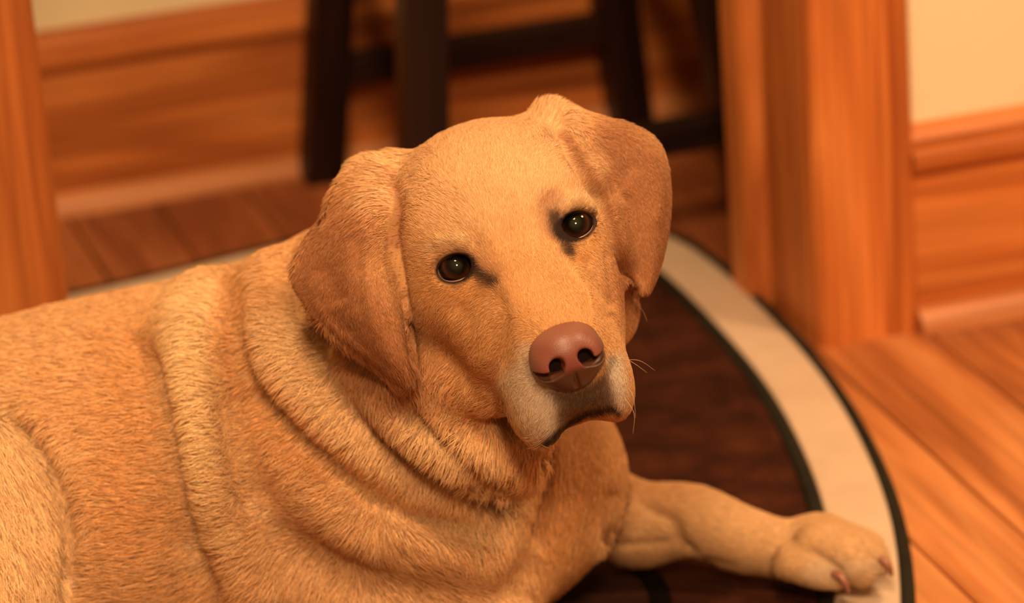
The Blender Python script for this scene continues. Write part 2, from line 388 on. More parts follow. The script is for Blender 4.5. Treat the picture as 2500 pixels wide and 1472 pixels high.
def T(pts, op='u', k=0.03, m=4):
    """tube through pixels: (px, py, z, radius in pixels)"""
    chain(smooth_nodes([(q(x, y, z), r * DF * z) for x, y, z, r in pts], m), op, k)

# --- trunk, lying on the rug
T([(-900, 1560, 2.42, 330), (-500, 1440, 2.44, 480), (-50, 1332, 2.455, 515), (350, 1216, 2.46, 505), (720, 1146, 2.47, 480), (1020, 1190, 2.49, 400)], k=0.02)
# --- near thigh and folded hind leg
E(-150, 1330, 2.31, 305, 380, 170, -14, k=0.012)
T([(-60, 1480, 2.30, 170), (40, 1640, 2.33, 120), (-250, 1720, 2.36, 90)], k=0.03)
# --- chest and shoulders
E(1345, 1170, 2.50, 185, 225, 300, 0, k=0.035)
E(1110, 1270, 2.45, 270, 230, 300, 0, k=0.04)
E(960, 1440, 2.40, 330, 230, 220, 10, k=0.04)
chain(smooth_nodes([(q(1000, 1500, 2.38), 0.036), (qh(985, 1690, 0.05), 0.030), (q(1125, 1600, 2.375), 0.022), (q(1222, 1532, 2.36), 0.0185), (qh(1300, 1590, 0.055), 0.019), (qh(1345, 1650, 0.027), 0.020), (qh(1385, 1685, 0.022), 0.016)]), k=0.015)
for dx, dy in ((-34, 20), (-2, 34), (30, 30), (52, 4)):
    chain([(qh(1375 + 0.4 * dx, 1676 + 0.4 * dy, 0.022), 0.013), (qh(1392 + dx, 1694 + dy, 0.020), 0.0105)], k=0.006)
# --- neck
T([(760, 1000, 2.45, 360), (900, 860, 2.43, 330), (1060, 740, 2.39, 290), (1180, 640, 2.35, 240)], k=0.03)
E(1230, 1010, 2.43, 200, 190, 200, 0, k=0.05)
# --- rolls of skin round the neck and shoulder
T([(668, 700, 2.39, 70), (652, 810, 2.355, 95), (730, 940, 2.335, 115), (880, 1070, 2.33, 120), (1040, 1170, 2.34, 105), (1200, 1250, 2.36, 80)], k=0.03)
T([(900, 880, 2.315, 85), (1010, 985, 2.288, 95), (1130, 1075, 2.282, 98), (1225, 1105, 2.295, 90)], k=0.009)
E(1245, 1095, 2.300, 98, 98, 90, 0, k=0.015)
T([(505, 730, 2.42, 60), (472, 860, 2.368, 90), (488, 1040, 2.34, 100), (535, 1230, 2.335, 95), (610, 1420, 2.345, 85)], k=0.025)
T([(640, 1010, 2.35, 55), (760, 1160, 2.33, 85), (940, 1280, 2.325, 85), (1150, 1340, 2.35, 70)], k=0.03)
# --- far foreleg stretched out to the right
T([(1430, 1240, 2.56, 120), (1560, 1262, 2.565, 88), (1690, 1272, 2.56, 88), (1800, 1310, 2.552, 78), (1900, 1338, 2.545, 72), (1990, 1338, 2.54, 74)], k=0.02)
E(1560, 1325, 2.575, 75, 55, 90, 0, k=0.02)
E(1800, 1360, 2.56, 45, 22, 50, 15, k=0.012)
E(2025, 1338, 2.535, 85, 66, 75, 25, k=0.015)
TOES = [[(1930, 1372, 2.515, 44), (1992, 1394, 2.507, 41), (2034, 1410, 2.505, 29)],
        [(1985, 1335, 2.515, 52), (2070, 1365, 2.503, 52), (2100, 1392, 2.503, 40)],
        [(2030, 1318, 2.54, 50), (2115, 1352, 2.532, 44), (2142, 1374, 2.53, 32)],
        [(2030, 1305, 2.565, 42), (2112, 1330, 2.562, 36), (2136, 1348, 2.56, 26)]]
for t in TOES: T(t, k=0.006)

# --- head, in its own frame: x to the right of the picture, y up, z forward; centimetres from the middle of the eyes
H_O = q(1259, 601, 2.225)
def rx(a): c, s = math.cos(a), math.sin(a); return np.array([[1, 0, 0], [0, c, -s], [0, s, c]])
def ry(a): c, s = math.cos(a), math.sin(a); return np.array([[c, 0, s], [0, 1, 0], [-s, 0, c]])
def rz(a): c, s = math.cos(a), math.sin(a); return np.array([[c, -s, 0], [s, c, 0], [0, 0, 1]])
H_R = rz(math.radians(19.2)) @ ry(math.radians(6.0)) @ rx(math.radians(24.0))     # in (right, up, towards the viewer)
FLIP = np.diag([1.0, -1.0, -1.0])
H_A = FLIP @ H_R                                     # local -> working frame
def hp(x, y, z): return H_O + H_A @ (np.array([x, y, z]) * 0.01)
def HE(c, r, op='u', k=0.02, tilt=0, yaw=0, roll=0):
    R = (H_A @ ry(math.radians(yaw)) @ rx(math.radians(tilt)) @ rz(math.radians(roll))).T
    ell(hp(*c), np.asarray(r) * 0.01, R, op, k)
def HT(pts, op='u', k=0.02): chain(smooth_nodes([(hp(x, y, z), r * 0.01) for x, y, z, r in pts], 4), op, k)

HE((0, 0.6, -6.0), (6.3, 4.9, 7.2), k=0.03)                           # skull
HE((0, 0.5, -1.6), (4.2, 2.7, 3.0), k=0.02)                           # stop
HE((0, -1.5, 1.8), (3.3, 2.5, 3.2), k=0.015)                          # bridge of the muzzle
HE((0, -2.9, 4.8), (2.9, 2.4, 3.2), k=0.015)
HE((0, -3.9, 7.0), (2.7, 2.3, 2.4), k=0.015)
for s in (-1, 1):
    HE((s * 3.5, 1.45, -2.75), (2.5, 1.9, 2.2), k=0.02)                 # brow
    HE((s * 4.9, -3.2, -4.4), (3.0, 3.7, 4.2), k=0.03)                # cheek
    HE((s * 3.3, -2.6, -0.8), (2.3, 2.6, 3.0), k=0.02)                # below the eye
    HE((s * 2.9, -5.0, 1.2), (2.1, 3.0, 3.6), k=0.02)                 # side of the muzzle
    HE((s * 2.1, -6.9, 5.0), (1.8, 3.55, 3.5), k=0.014, roll=s * 5)  # flews
HE((0, -5.7, 6.5), (2.7, 2.5, 2.4), k=0.014)
HT([(0, -8.2, -3.5, 3.0), (0, -8.6, 1.0, 2.3), (0, -8.6, 3.8, 1.7)], k=0.02)   # lower jaw
HE((0, -4.6, -6.0), (5.6, 4.5, 5.0), k=0.03)                          # throat

T([(1030, 890, 2.272, 70), (1110, 925, 2.262, 66), (1200, 950, 2.250, 60)], k=0.02)
E(1468, 745, 2.315, 92, 115, 90, -10, k=0.02)

# --- ear flaps: sheets of points with a small thickness
def sheet(rows, rad, bulge, k, nu=30, nv=64):
    rows = np.asarray(rows, float); tv = np.linspace(0, len(rows) - 1, nv)
    def cr(a, t):
        i = np.clip(np.floor(t).astype(int), 0, len(a) - 2); f = (t - i)[:, None]
        p = np.vstack([2 * a[0] - a[1], a, 2 * a[-1] - a[-2]]); p0, p1, p2, p3 = p[i], p[i + 1], p[i + 2], p[i + 3]
        return 0.5 * (2 * p1 + (p2 - p0) * f + (2 * p0 - 5 * p1 + 4 * p2 - p3) * f ** 2 + (-p0 + 3 * p1 - 3 * p2 + p3) * f ** 3)
    L, Rr = cr(rows[:, :3], tv), cr(rows[:, 3:6], tv); pts = []
    for u in np.linspace(0, 1, nu):
        c = L + (Rr - L) * u; b = bulge(u, tv / (len(rows) - 1)); c = c.copy(); c[:, 2] += b
        pts.append(np.c_[(c[:, 0] - 1250) * DF * c[:, 2], (c[:, 1] - 736) * DF * c[:, 2], c[:, 2]])
    pts = np.concatenate(pts).astype(np.float32)
    def fn(p):
        out = np.empty(len(p)); p = p.astype(np.float32); n2 = (pts ** 2).sum(1); mid = pts.mean(0); ps = pts - mid; n2 = (ps ** 2).sum(1)
        for i in range(0, len(p), 20000):
            v = p[i:i + 20000] - mid
            out[i:i + 20000] = np.sqrt(np.maximum(((v ** 2).sum(1)[:, None] + n2 - 2 * v @ ps.T).min(1), 0))
        return out - rad
    add('u', k, pts.min(0) - rad, pts.max(0) + rad, fn)
sheet([(880, 425, 2.30, 968, 428, 2.285), (815, 515, 2.285, 972, 500, 2.262), (755, 595, 2.278, 958, 585, 2.252), (728, 665, 2.274, 966, 670, 2.247), (757, 738, 2.268, 978, 750, 2.243),
       (840, 832, 2.262, 990, 838, 2.242), (928, 897, 2.258, 1000, 892, 2.242), (970, 930, 2.256, 998, 922, 2.244)], 0.0038,
      lambda u, v: -0.020 * np.sin(np.pi * u) * np.sin(np.pi * np.clip(v * 0.9 + 0.12, 0, 1)) + 0.006 * np.sin(2 * np.pi * u) * np.sin(np.pi * v), 0.006)
sheet([(1325, 275, 2.30, 1350, 268, 2.305), (1358, 330, 2.282, 1432, 298, 2.30), (1410, 405, 2.268, 1528, 312, 2.295), (1458, 475, 2.262, 1600, 360, 2.292), (1497, 545, 2.26, 1624, 455, 2.29),
       (1522, 612, 2.26, 1619, 560, 2.285), (1546, 678, 2.262, 1597, 655, 2.278), (1564, 708, 2.264, 1577, 704, 2.272)], 0.0038,
      lambda u, v: -0.012 * np.sin(np.pi * u) * np.sin(np.pi * np.clip(v * 0.9 + 0.12, 0, 1)) + 0.004 * np.sin(2 * np.pi * u), 0.006)
# roots of the ears
T([(960, 410, 2.305, 40), (900, 430, 2.298, 36), (850, 490, 2.29, 28)], k=0.02)
T([(1300, 330, 2.31, 42), (1345, 290, 2.30, 26), (1420, 320, 2.295, 22)], k=0.018)

# --- eye sockets
EYE = {-1: q(1114, 655, 2.2290), 1: q(1404, 553, 2.2370)}
EYE_R = 0.0136
for s in (-1, 1):
    c = EYE[s]
    ell(c + np.array([0, 0, -0.006]), (0.0120, 0.0088, 0.02), rot_xy(-19), 's', 0.004)
# --- flattened where it lies on the rug
def floor_cut(p): return height_of(p) - 0.0098
PR.append(('s', 0.004, np.full(3, -9.0), np.full(3, 9.0), lambda p: floor_cut(p)))

def field(p, prims=None):
    d = np.full(len(p), 0.08)
    for op, k, lo, hi, fn in (prims or BODY):
        m = np.flatnonzero(((p > lo) & (p < hi)).all(1))
        if not len(m): continue
        v = fn(p[m]); a = d[m]
        if op == 'u':
            h = np.maximum(k - np.abs(a - v), 0) / k; d[m] = np.minimum(a, v) - h * h * k * 0.25
        else:
            v = -v; h = np.maximum(k - np.abs(a - v), 0) / k; d[m] = np.maximum(a, v) + h * h * k * 0.25
    return d

def surface_nets(fld, lo, hi, h, coarse=4):
    lo = np.asarray(lo, float); n = np.ceil((np.asarray(hi) - lo) / (h * coarse)).astype(int)
    H = h * coarse
    gc = np.stack(np.meshgrid(*[lo[i] + np.arange(n[i] + 1) * H for i in range(3)], indexing='ij'), -1).reshape(-1, 3)
    dc = fld(gc).reshape(n + 1)
    near = np.abs(dc) < H * 1.9
    act = np.zeros(n, bool); sgn = np.zeros(n)
    for i in (0, 1):
        for j in (0, 1):
            for k in (0, 1): act |= near[i:n[0] + i, j:n[1] + j, k:n[2] + k]
    N = n * coarse
    D = np.repeat(np.repeat(np.repeat(np.where(dc[:-1, :-1, :-1] < 0, -0.05, 0.05).astype(np.float32), coarse, 0), coarse, 1), coarse, 2)
    A = np.repeat(np.repeat(np.repeat(act, coarse, 0), coarse, 1), coarse, 2)
    idx = np.argwhere(A); vals = np.empty(len(idx), np.float32)
    for s in range(0, len(idx), 400000): vals[s:s + 400000] = fld(lo + idx[s:s + 400000] * h)
    D[A] = vals
    S = D < 0
    cnt = np.zeros(np.array(S.shape) - 1, np.int8)
    for i in (0, 1):
        for j in (0, 1):
            for k in (0, 1): cnt += S[i:S.shape[0] - 1 + i, j:S.shape[1] - 1 + j, k:S.shape[2] - 1 + k]
    cells = np.argwhere((cnt > 0) & (cnt < 8)); vid = np.full(cnt.shape, -1, np.int32); vid[tuple(cells.T)] = np.arange(len(cells))
    acc = np.zeros((len(cells), 3)); num = np.zeros(len(cells))
    off = [np.array(o) for o in ((0, 0, 0), (1, 0, 0), (0, 1, 0), (1, 1, 0), (0, 0, 1), (1, 0, 1), (0, 1, 1), (1, 1, 1))]
    for a in range(8):
        for b in range(a + 1, 8):
            if np.abs(off[a] - off[b]).sum() != 1: continue
            da = D[tuple((cells + off[a]).T)].astype(float); db = D[tuple((cells + off[b]).T)].astype(float)
            m = (da < 0) != (db < 0); t = np.where(m, da / np.where(m, da - db, 1), 0)
            acc += m[:, None] * (off[a] + t[:, None] * (off[b] - off[a])); num += m
    V = lo + (cells + acc / num[:, None]) * h
    quads = []
    for ax in range(3):
        b, c = (ax + 1) % 3, (ax + 2) % 3
        sl0 = [slice(1, s - 1) for s in S.shape]; sl1 = list(sl0); sl0[ax] = slice(0, S.shape[ax] - 1); sl1[ax] = slice(1, S.shape[ax])
        s0, s1 = S[tuple(sl0)], S[tuple(sl1)]
        e = np.argwhere(s0 != s1); fl_ = s0[tuple(e.T)]
        o = np.ones(3, int); o[ax] = 0; e = e + o
        eb = np.zeros(3, int); eb[b] = 1; ec = np.zeros(3, int); ec[c] = 1
        Q = np.stack([vid[tuple((e - eb - ec).T)], vid[tuple((e - ec).T)], vid[tuple(e.T)], vid[tuple((e - eb).T)]], 1)
        Q[~fl_] = Q[~fl_][:, ::-1]; quads.append(Q)
    return V, np.concatenate(quads)

def project_to(fld, V, steps=2, e=0.0006):
    for _ in range(steps):
        d = fld(V); g = np.stack([fld(V + np.eye(3)[i] * e) - d for i in range(3)], 1) / e
        n2 = (g ** 2).sum(1); ok = n2 > 0.1
        V = V - np.where(ok, d / np.maximum(n2, 0.25), 0)[:, None] * g
    return V
BODY = list(PR)
BV, BQ = surface_nets(field, (-0.62, -0.15, 2.05), (0.275, 0.36, 2.72), 0.0022)

# --- carving: creases and ridges drawn over the skin, each vertex pushed along its own normal
def vnormals(V, Q):
    n = np.cross(V[Q[:, 2]] - V[Q[:, 0]], V[Q[:, 3]] - V[Q[:, 1]]); N = np.zeros_like(V)
    for k in range(4):
        for a in range(3): N[:, a] += np.bincount(Q[:, k], n[:, a], len(V))
    return N / (np.linalg.norm(N, axis=1)[:, None] + 1e-12)
BN = vnormals(BV, BQ)
def pix(V): return np.stack([1250 + V[:, 0] / V[:, 2] * F_PX, 736 + V[:, 1] / V[:, 2] * F_PX], 1)
PX = pix(BV)
_g = 8; _ix = np.clip(((PX[:, 0] + 1500) / _g).astype(int), 0, 999); _iy = np.clip(((PX[:, 1]) / _g).astype(int), 0, 399)
_zb = np.full((1000, 400), 99.0); np.minimum.at(_zb, (_ix, _iy), BV[:, 2])
FRONT = (BV[:, 2] < _zb[_ix, _iy] + 0.012) & (BN[:, 2] < 0.45)           # the side of the skin these strokes are drawn on
def dist_line(P, pts):
    pts = np.asarray(pts, float); d = np.full(len(P), 1e9); tt = np.zeros(len(P)); tot = len(pts) - 1
    for i, (a, b) in enumerate(zip(pts[:-1], pts[1:])):
        ab = b - a; t = np.clip(((P - a) @ ab) / (ab @ ab), 0, 1); e = np.hypot(*(P - a - t[:, None] * ab).T)
        m = e < d; d[m] = e[m]; tt[m] = (i + t[m]) / tot
    return d, tt
def spl(pts, m=6):
    A = np.asarray(pts, float)
    if len(A) < 3: return A
    A = np.vstack([2 * A[0] - A[1], A, 2 * A[-1] - A[-2]]); out = []
    for i in range(1, len(A) - 2):
        p0, p1, p2, p3 = A[i - 1:i + 3]
        for t in np.arange(m) / m: out.append(0.5 * (2 * p1 + (p2 - p0) * t + (2 * p0 - 5 * p1 + 4 * p2 - p3) * t * t + (-p0 + 3 * p1 - 3 * p2 + p3) * t ** 3))
    out.append(A[-2]); return np.array(out)
DISP = np.zeros(len(BV))
def stroke(pts, sig, amt, fade=0.15, zmax=9.0):
    lo = np.min(pts, 0) - 4 * sig; hi = np.max(pts, 0) + 4 * sig
    m = np.flatnonzero(FRONT & ((PX > lo) & (PX < hi)).all(1) & (BV[:, 2] < zmax))
    if not len(m): return
    d, t = dist_line(PX[m], spl(pts)); e = np.minimum(1, np.minimum(t, 1 - t) / fade + 0.12) if fade else 1
    DISP[m] += amt * 0.001 * np.exp(-0.5 * (d / sig) ** 2) * e
STROKES = [
    # neck and body folds
    ([(600, 670), (566, 790), (600, 920), (700, 1045), (790, 1115), (960, 1235), (1120, 1282), (1240, 1292)], 28, -15),
    ([(640, 690), (625, 800), (665, 910), (760, 1015), (860, 1090), (1000, 1180)], 32, 5),
    ([(955, 965), (1050, 1058), (1130, 1138), (1200, 1192), (1270, 1222)], 20, -17),
    ([(930, 930), (1010, 1010), (1110, 1090), (1220, 1165)], 22, 4),
    ([(335, 800), (385, 930), (425, 1120), (470, 1330), (540, 1500)], 26, -12),
    ([(490, 740), (460, 880), (485, 1100), (530, 1300)], 42, 6),
    ([(575, 930), (600, 1080), (650, 1270)], 30, -8),
    ([(10, 985), (95, 1085), (158, 1200), (176, 1330), (165, 1480)], 15, -12),
    ([(1345, 1085), (1337, 1200), (1325, 1350)], 12, -9),
    ([(1300, 1240), (1310, 1330), (1290, 1420)], 20, -3),
    ([(760, 1120), (850, 1220), (960, 1330), (1010, 1350)], 26, -4),
    ([(1535, 1185), (1590, 1240), (1640, 1270), (1660, 1320), (1700, 1352)], 10, -5),
    ([(1505, 1180), (1480, 1270), (1492, 1350)], 16, -5),
    ([(1500, 1330), (1580, 1322), (1640, 1318)], 7, -2),
    # face
    ([(1235, 470), (1222, 540), (1250, 620)], 26, -2.0),
    ([(1195, 700), (1228, 770), (1214, 870), (1196, 950), (1235, 1035)], 15, -3),
    ([(1110, 730), (1150, 800), (1160, 880)], 16, -1.6),
    ([(1425, 620), (1465, 690), (1502, 755)], 8, -2.2),
    ([(1400, 640), (1440, 720), (1490, 770)], 8, 1.6),
    ([(1475, 600), (1492, 690), (1500, 760)], 7, -1.8),
    ([(1360, 470), (1330, 520), (1345, 580)], 16, -2.2),
    ([(1145, 590), (1190, 620), (1215, 690)], 16, -1.6),
    ([(1060, 600), (1110, 585), (1160, 605)], 12, 2.0),
    ([(1370, 500), (1420, 488), (1455, 520)], 12, 2.0),
    # left ear: veins and folds; right ear
    ([(775, 640), (810, 700), (830, 740)], 20, -2.5),
    ([(930, 560), (900, 640), (905, 740), (930, 830)], 12, 1.6),
    ([(870, 560), (880, 660), (870, 760)], 14, -1.6),
    ([(760, 720), (830, 800), (920, 880), (985, 925)], 6, 1.2),
    ([(1440, 330), (1480, 420), (1540, 480)], 14, 2.0),
    ([(1560, 390), (1520, 440), (1500, 500)], 20, -2.5),
    ([(1590, 360), (1610, 450), (1600, 560)], 10, 1.6),
    ([(1420, 360), (1480, 470), (1520, 580), (1548, 660)], 9, 2.0),
    ([(984, 470), (966, 560), (979, 660), (993, 750), (1008, 850), (1016, 925)], 7, -5),
    ([(1352, 320), (1418, 412), (1482, 520), (1512, 600), (1534, 665), (1556, 722)], 9, -9),
    # paw
    ([(1965, 1338), (2015, 1365), (2058, 1398)], 6, -2.5),
    ([(2045, 1312), (2100, 1335), (2140, 1368)], 6, -1.6),
    ([(1700, 1360), (1760, 1372), (1800, 1385)], 7, -1.5),
]
for st in STROKES: stroke(*st)
BV = BV + BN * DISP[:, None]
BN = vnormals(BV, BQ); PX = pix(BV)

# --- coat colours, painted by region, with some ridge light and crease shade included
BC = np.tile(np.array([0.66, 0.35, 0.155]), (len(BV), 1))
def paint(col, pts, sig, amt=1.0, zr=(0, 9)):
    pts = np.asarray(pts, float); lo = pts.min(0) - 3 * sig; hi = pts.max(0) + 3 * sig
    m = np.flatnonzero(((PX > lo) & (PX < hi)).all(1) & (BV[:, 2] > zr[0]) & (BV[:, 2] < zr[1]))
    d = dist_line(PX[m], spl(pts))[0] if len(pts) > 1 else np.hypot(*(PX[m] - pts[0]).T)
    w = amt * np.exp(-0.5 * np.maximum(d / sig - 0.5, 0) ** 2 * 2.2)
    BC[m] += (np.array(col) - BC[m]) * w[:, None]
PALE = (0.74, 0.47, 0.245); LITE = (0.70, 0.405, 0.205); EAR = (0.31, 0.118, 0.050); RUST = (0.58, 0.26, 0.085)
WHITE = (0.72, 0.62, 0.49); SOOT = (0.085, 0.068, 0.055); DARK = (0.060, 0.030, 0.018)
paint(LITE, [(0, 820), (300, 800)], 60, 0.3)
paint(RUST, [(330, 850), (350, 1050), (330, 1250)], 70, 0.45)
paint((0.80, 0.50, 0.25), [(490, 730), (465, 880), (490, 1100), (535, 1300)], 56, 1.0)  # ridge catching the light, its brightness painted into the coat
paint(PALE, [(-60, 1020), (60, 1200), (90, 1400)], 90, 0.7)
paint(PALE, [(690, 830), (880, 1020), (1100, 1180), (1200, 1240)], 60, 0.75)
paint(PALE, [(960, 955), (1090, 1070), (1220, 1160)], 40, 0.65)
paint(LITE, [(650, 1300), (900, 1380), (1150, 1430)], 110, 0.7)
paint(RUST, [(1400, 1120), (1410, 1300)], 90, 0.55)
paint(PALE, [(1560, 1320), (1700, 1300), (1900, 1340), (2100, 1360)], 80, 0.75)
paint(WHITE, [(1990, 1400), (2060, 1400), (2130, 1390)], 26, 0.4)
paint(LITE, [(1050, 420), (1200, 360), (1330, 380)], 70, 0.9, (2.0, 2.34))
paint(LITE, [(1120, 520), (1240, 450), (1360, 430)], 80, 0.8)
paint(RUST, [(1260, 660), (1340, 720), (1400, 770)], 70, 0.35)
paint(RUST, [(1090, 760), (1150, 850), (1180, 900)], 60, 0.35)
paint((0.52, 0.225, 0.075), [(585, 690), (572, 800), (605, 940), (690, 1060), (800, 1150)], 26, 0.55)  # reddish coat, with the shade of the neck fold painted in
paint((0.52, 0.225, 0.075), [(350, 820), (392, 940), (425, 1120), (465, 1300)], 20, 0.5)  # reddish coat plus painted shade along the shoulder crease
# ears
paint(EAR, [(830, 560), (800, 680), (860, 760), (960, 900)], 85, 0.85, (2.2, 2.31))
paint(EAR, [(1500, 380), (1570, 450), (1580, 580), (1570, 690)], 75, 0.85, (2.2, 2.33))
paint((0.42, 0.17, 0.075), [(800, 650), (825, 720)], 20, 0.5, (2.2, 2.31))
paint((0.40, 0.17, 0.075), [(890, 840), (970, 910)], 26, 0.45, (2.2, 2.31))
paint((0.36, 0.16, 0.08), [(1480, 320), (1510, 400)], 20, 0.35, (2.2, 2.33))
paint(LITE, [(900, 400), (940, 420), (920, 470)], 34, 0.7, (2.2, 2.33))
paint(LITE, [(1340, 265), (1400, 320), (1450, 400)], 24, 0.6, (2.2, 2.33))
paint((0.34, 0.13, 0.052), [(968, 432), (986, 500), (972, 590)], 13, 0.7)
paint((0.33, 0.13, 0.052), [(1372, 330), (1420, 405), (1480, 505), (1512, 590), (1545, 690)], 9, 0.7)  # dark hair tips plus painted shade along the ear groove
# eyes, brows
paint(PALE, [(1055, 612), (1090, 590), (1130, 592)], 14, 0.8)
paint(PALE, [(1370, 505), (1420, 492), (1450, 505)], 14, 0.7)
paint(RUST, [(1065, 690), (1110, 715), (1160, 710)], 24, 0.6)
paint(RUST, [(1440, 600), (1420, 620)], 22, 0.6)
paint((0.30, 0.13, 0.07), [(1345, 500), (1352, 560)], 22, 0.6)
paint((0.30, 0.13, 0.07), [(1165, 640), (1195, 675)], 22, 0.6)
paint(DARK, [(1160, 655), (1180, 672), (1205, 688)], 11, 0.95)
paint(DARK, [(1352, 530), (1358, 565), (1378, 592), (1385, 612)], 12, 0.95)
for s in (-1, 1):
    c = pix(EYE[s][None])[0]; m = np.hypot(*((PX - c) @ rot_xy(-19)[:2, :2].T / np.array([53, 40])).T)
    w = np.clip((1.12 - m) / 0.22, 0, 1) * (BV[:, 2] < 2.3); BC += (np.array((0.022, 0.011, 0.008)) - BC) * w[:, None]
# muzzle
_keep = BC.copy()
paint(WHITE, [(1270, 930), (1300, 990), (1335, 1045)], 36, 0.75)
paint(WHITE, [(1290, 860), (1305, 930), (1350, 980)], 18, 0.55)
paint(WHITE, [(1500, 880), (1512, 960)], 16, 0.7)
paint(SOOT, [(1360, 965), (1420, 960), (1480, 940)], 20, 0.8)
paint(SOOT, [(1372, 1010), (1430, 985), (1490, 972)], 18, 0.78)
paint((0.78, 0.68, 0.56), [(1335, 970), (1345, 1010), (1348, 1045)], 13, 0.75)
paint((0.74, 0.62, 0.50), [(1498, 890), (1510, 950), (1518, 985)], 12, 0.7)
paint((0.030, 0.018, 0.012), [(1345, 1074), (1356, 1060), (1378, 1038), (1430, 1012), (1490, 994), (1512, 1006)], 7, 0.95, (2.0, 2.26))
paint((0.055, 0.028, 0.020), [(1300, 880), (1312, 925), (1360, 958), (1420, 955), (1470, 920), (1492, 870)], 8, 0.5)

_far = BV[:, 2] > 2.262; BC[_far] = _keep[_far]
m = np.hypot(*((PX - np.array([1396, 868])) @ rot_xy(-18)[:2, :2].T / np.array([80, 70])).T); w = np.clip((1.05 - m) / 0.2, 0, 1) * (BV[:, 2] < 2.25); BC += (np.array((0.016, 0.007, 0.005)) - BC) * w[:, None]
def build_mesh(name, V, Q, mat, parent, col=None):
    me = bpy.data.meshes.new(name); me.vertices.add(len(V)); me.vertices.foreach_set('co', to_world(V).astype(np.float32).ravel())
    me.loops.add(Q.size); me.loops.foreach_set('vertex_index', Q.astype(np.int32).ravel())
    me.polygons.add(len(Q)); me.polygons.foreach_set('loop_start', np.arange(0, Q.size, Q.shape[1], dtype=np.int32))
    me.update(calc_edges=True)
    me.polygons.foreach_set('use_smooth', np.ones(len(me.polygons), bool))
    if col is not None:
        a = me.attributes.new('coat', 'FLOAT_COLOR', 'POINT'); a.data.foreach_set('color', np.c_[col, np.ones(len(col))].astype(np.float32).ravel())
    me.materials.append(mat)
    o = bpy.data.objects.new(name, me); COL.objects.link(o); o.parent = parent
    return o
dog = bpy.data.objects.new('dog', None); COL.objects.link(dog)
tag(dog, 'yellow labrador dog lying on the oval rug and looking up', 'dog')

nt = NT('coat_skin'); nt.b.inputs['Roughness'].default_value = 0.85; nt.b.inputs['Specular IOR Level'].default_value = 0.15
at_ = nt.n('ShaderNodeAttribute', attribute_name='coat'); nt.l(at_, 'Color', nt.b, 'Base Color')

# --- fur: strands laid along the lie of the coat
FLOW = [((1390, 780), (-.35, -.95)), ((1300, 700), (-.3, -.95)), ((1235, 540), (-.1, -1)), ((1180, 380), (-.2, -1)), ((1080, 550), (-.75, -.65)), ((1050, 640), (-.95, .1)), ((1060, 780), (-.7, .7)),
        ((1150, 800), (-.7, .6)), ((1180, 900), (-.8, .55)), ((1270, 900), (-.8, .45)), ((1320, 1020), (-.35, .93)), ((1420, 960), (0, 1)), ((1450, 1000), (.1, 1)), ((1512, 900), (.45, .85)), ((1500, 780), (.5, .8)),
        ((1450, 490), (.45, -.85)), ((1340, 470), (.2, -1)), ((1475, 600), (.6, .6)), ((1300, 300), (.1, -1)),
        ((900, 420), (-.7, -.2)), ((850, 520), (-.5, .8)), ((800, 660), (.15, 1)), ((900, 800), (.4, .9)), ((970, 900), (.4, .9)), ((1560, 400), (.3, .95)), ((1570, 560), (-.05, 1)), ((1430, 340), (.5, .85)), ((1570, 690), (-.1, 1)),
        ((720, 720), (-.9, .4)), ((800, 920), (-.75, .66)), ((1000, 1080), (-.55, .83)), ((1100, 1080), (-.35, .93)), ((1230, 1170), (-.2, .97)), ((650, 800), (-.95, .3)), ((700, 1000), (-.8, .6)),
        ((480, 900), (-.98, .15)), ((300, 900), (-1, .05)), ((100, 830), (-1, .0)), ((300, 1200), (-1, -.08)), ((250, 1400), (-1, -.1)), ((550, 1200), (-.95, .1)), ((750, 1250), (-.8, .3)), ((800, 1400), (-.3, .8)), ((1000, 1400), (.6, .7)), ((1130, 1440), (.8, .6)),
        ((1200, 1330), (.2, .95)), ((1400, 1150), (0, 1)), ((1420, 1300), (-.05, 1)), ((1500, 1100), (.1, 1)), ((60, 1200), (.3, .95)), ((130, 1350), (.45, .9)), ((20, 1420), (.2, .98)), ((1560, 1300), (.7, .6)), ((1700, 1270), (.95, .3)), ((1900, 1330), (.97, .25)), ((2100, 1360), (.9, .45))]
# length of the coat in millimetres
LEN = [((1390, 800), 2.2), ((1300, 700), 3.4), ((1230, 500), 4.4), ((1180, 330), 5), ((1060, 600), 4.6), ((1060, 800), 6), ((1180, 900), 6), ((1290, 930), 3.2), ((1400, 980), 4.0), ((1500, 900), 3), ((1480, 560), 3), ((1350, 420), 3.4), ((1110, 655), 2.5), ((1400, 552), 2.5),
       ((800, 650), 3.2), ((930, 800), 3.2), ((960, 700), 3.4), ((760, 690), 3.2), ((930, 430), 11), ((870, 490), 9), ((1560, 450), 3.2), ((1570, 600), 3.2), ((1360, 300), 9), ((1040, 990), 14), ((1150, 1090), 16), ((1250, 1160), 14), ((750, 850), 14), ((900, 1040), 15), ((1100, 1220), 13), ((500, 900), 12),
       ((200, 900), 13), ((300, 1250), 14), ((120, 1300), 13), ((800, 1350), 14), ((1100, 1420), 13), ((1420, 1200), 9), ((1600, 1250), 6), ((1800, 1300), 5), ((2050, 1350), 4.5), ((680, 640), 12)]
def idw(P, keys, vals, p=3.0):
    out = np.zeros((len(P), vals.shape[1])); tot = np.zeros(len(P))
    for k, v in zip(keys, vals):
        w = 1.0 / (((P - k) ** 2).sum(1) + 400.0) ** (p / 2); out += w[:, None] * v; tot += w
    return out / tot[:, None]
_len = idw(PX, np.array([k for k, _ in LEN], float), np.array([[v] for _, v in LEN]))[:, 0]
body = build_mesh('body', BV, BQ, nt.m, dog, BC * np.interp(_len, [3.5, 12], [0.88, 0.60])[:, None])   # skin darkened under longer coat: shade between hairs put into its colour
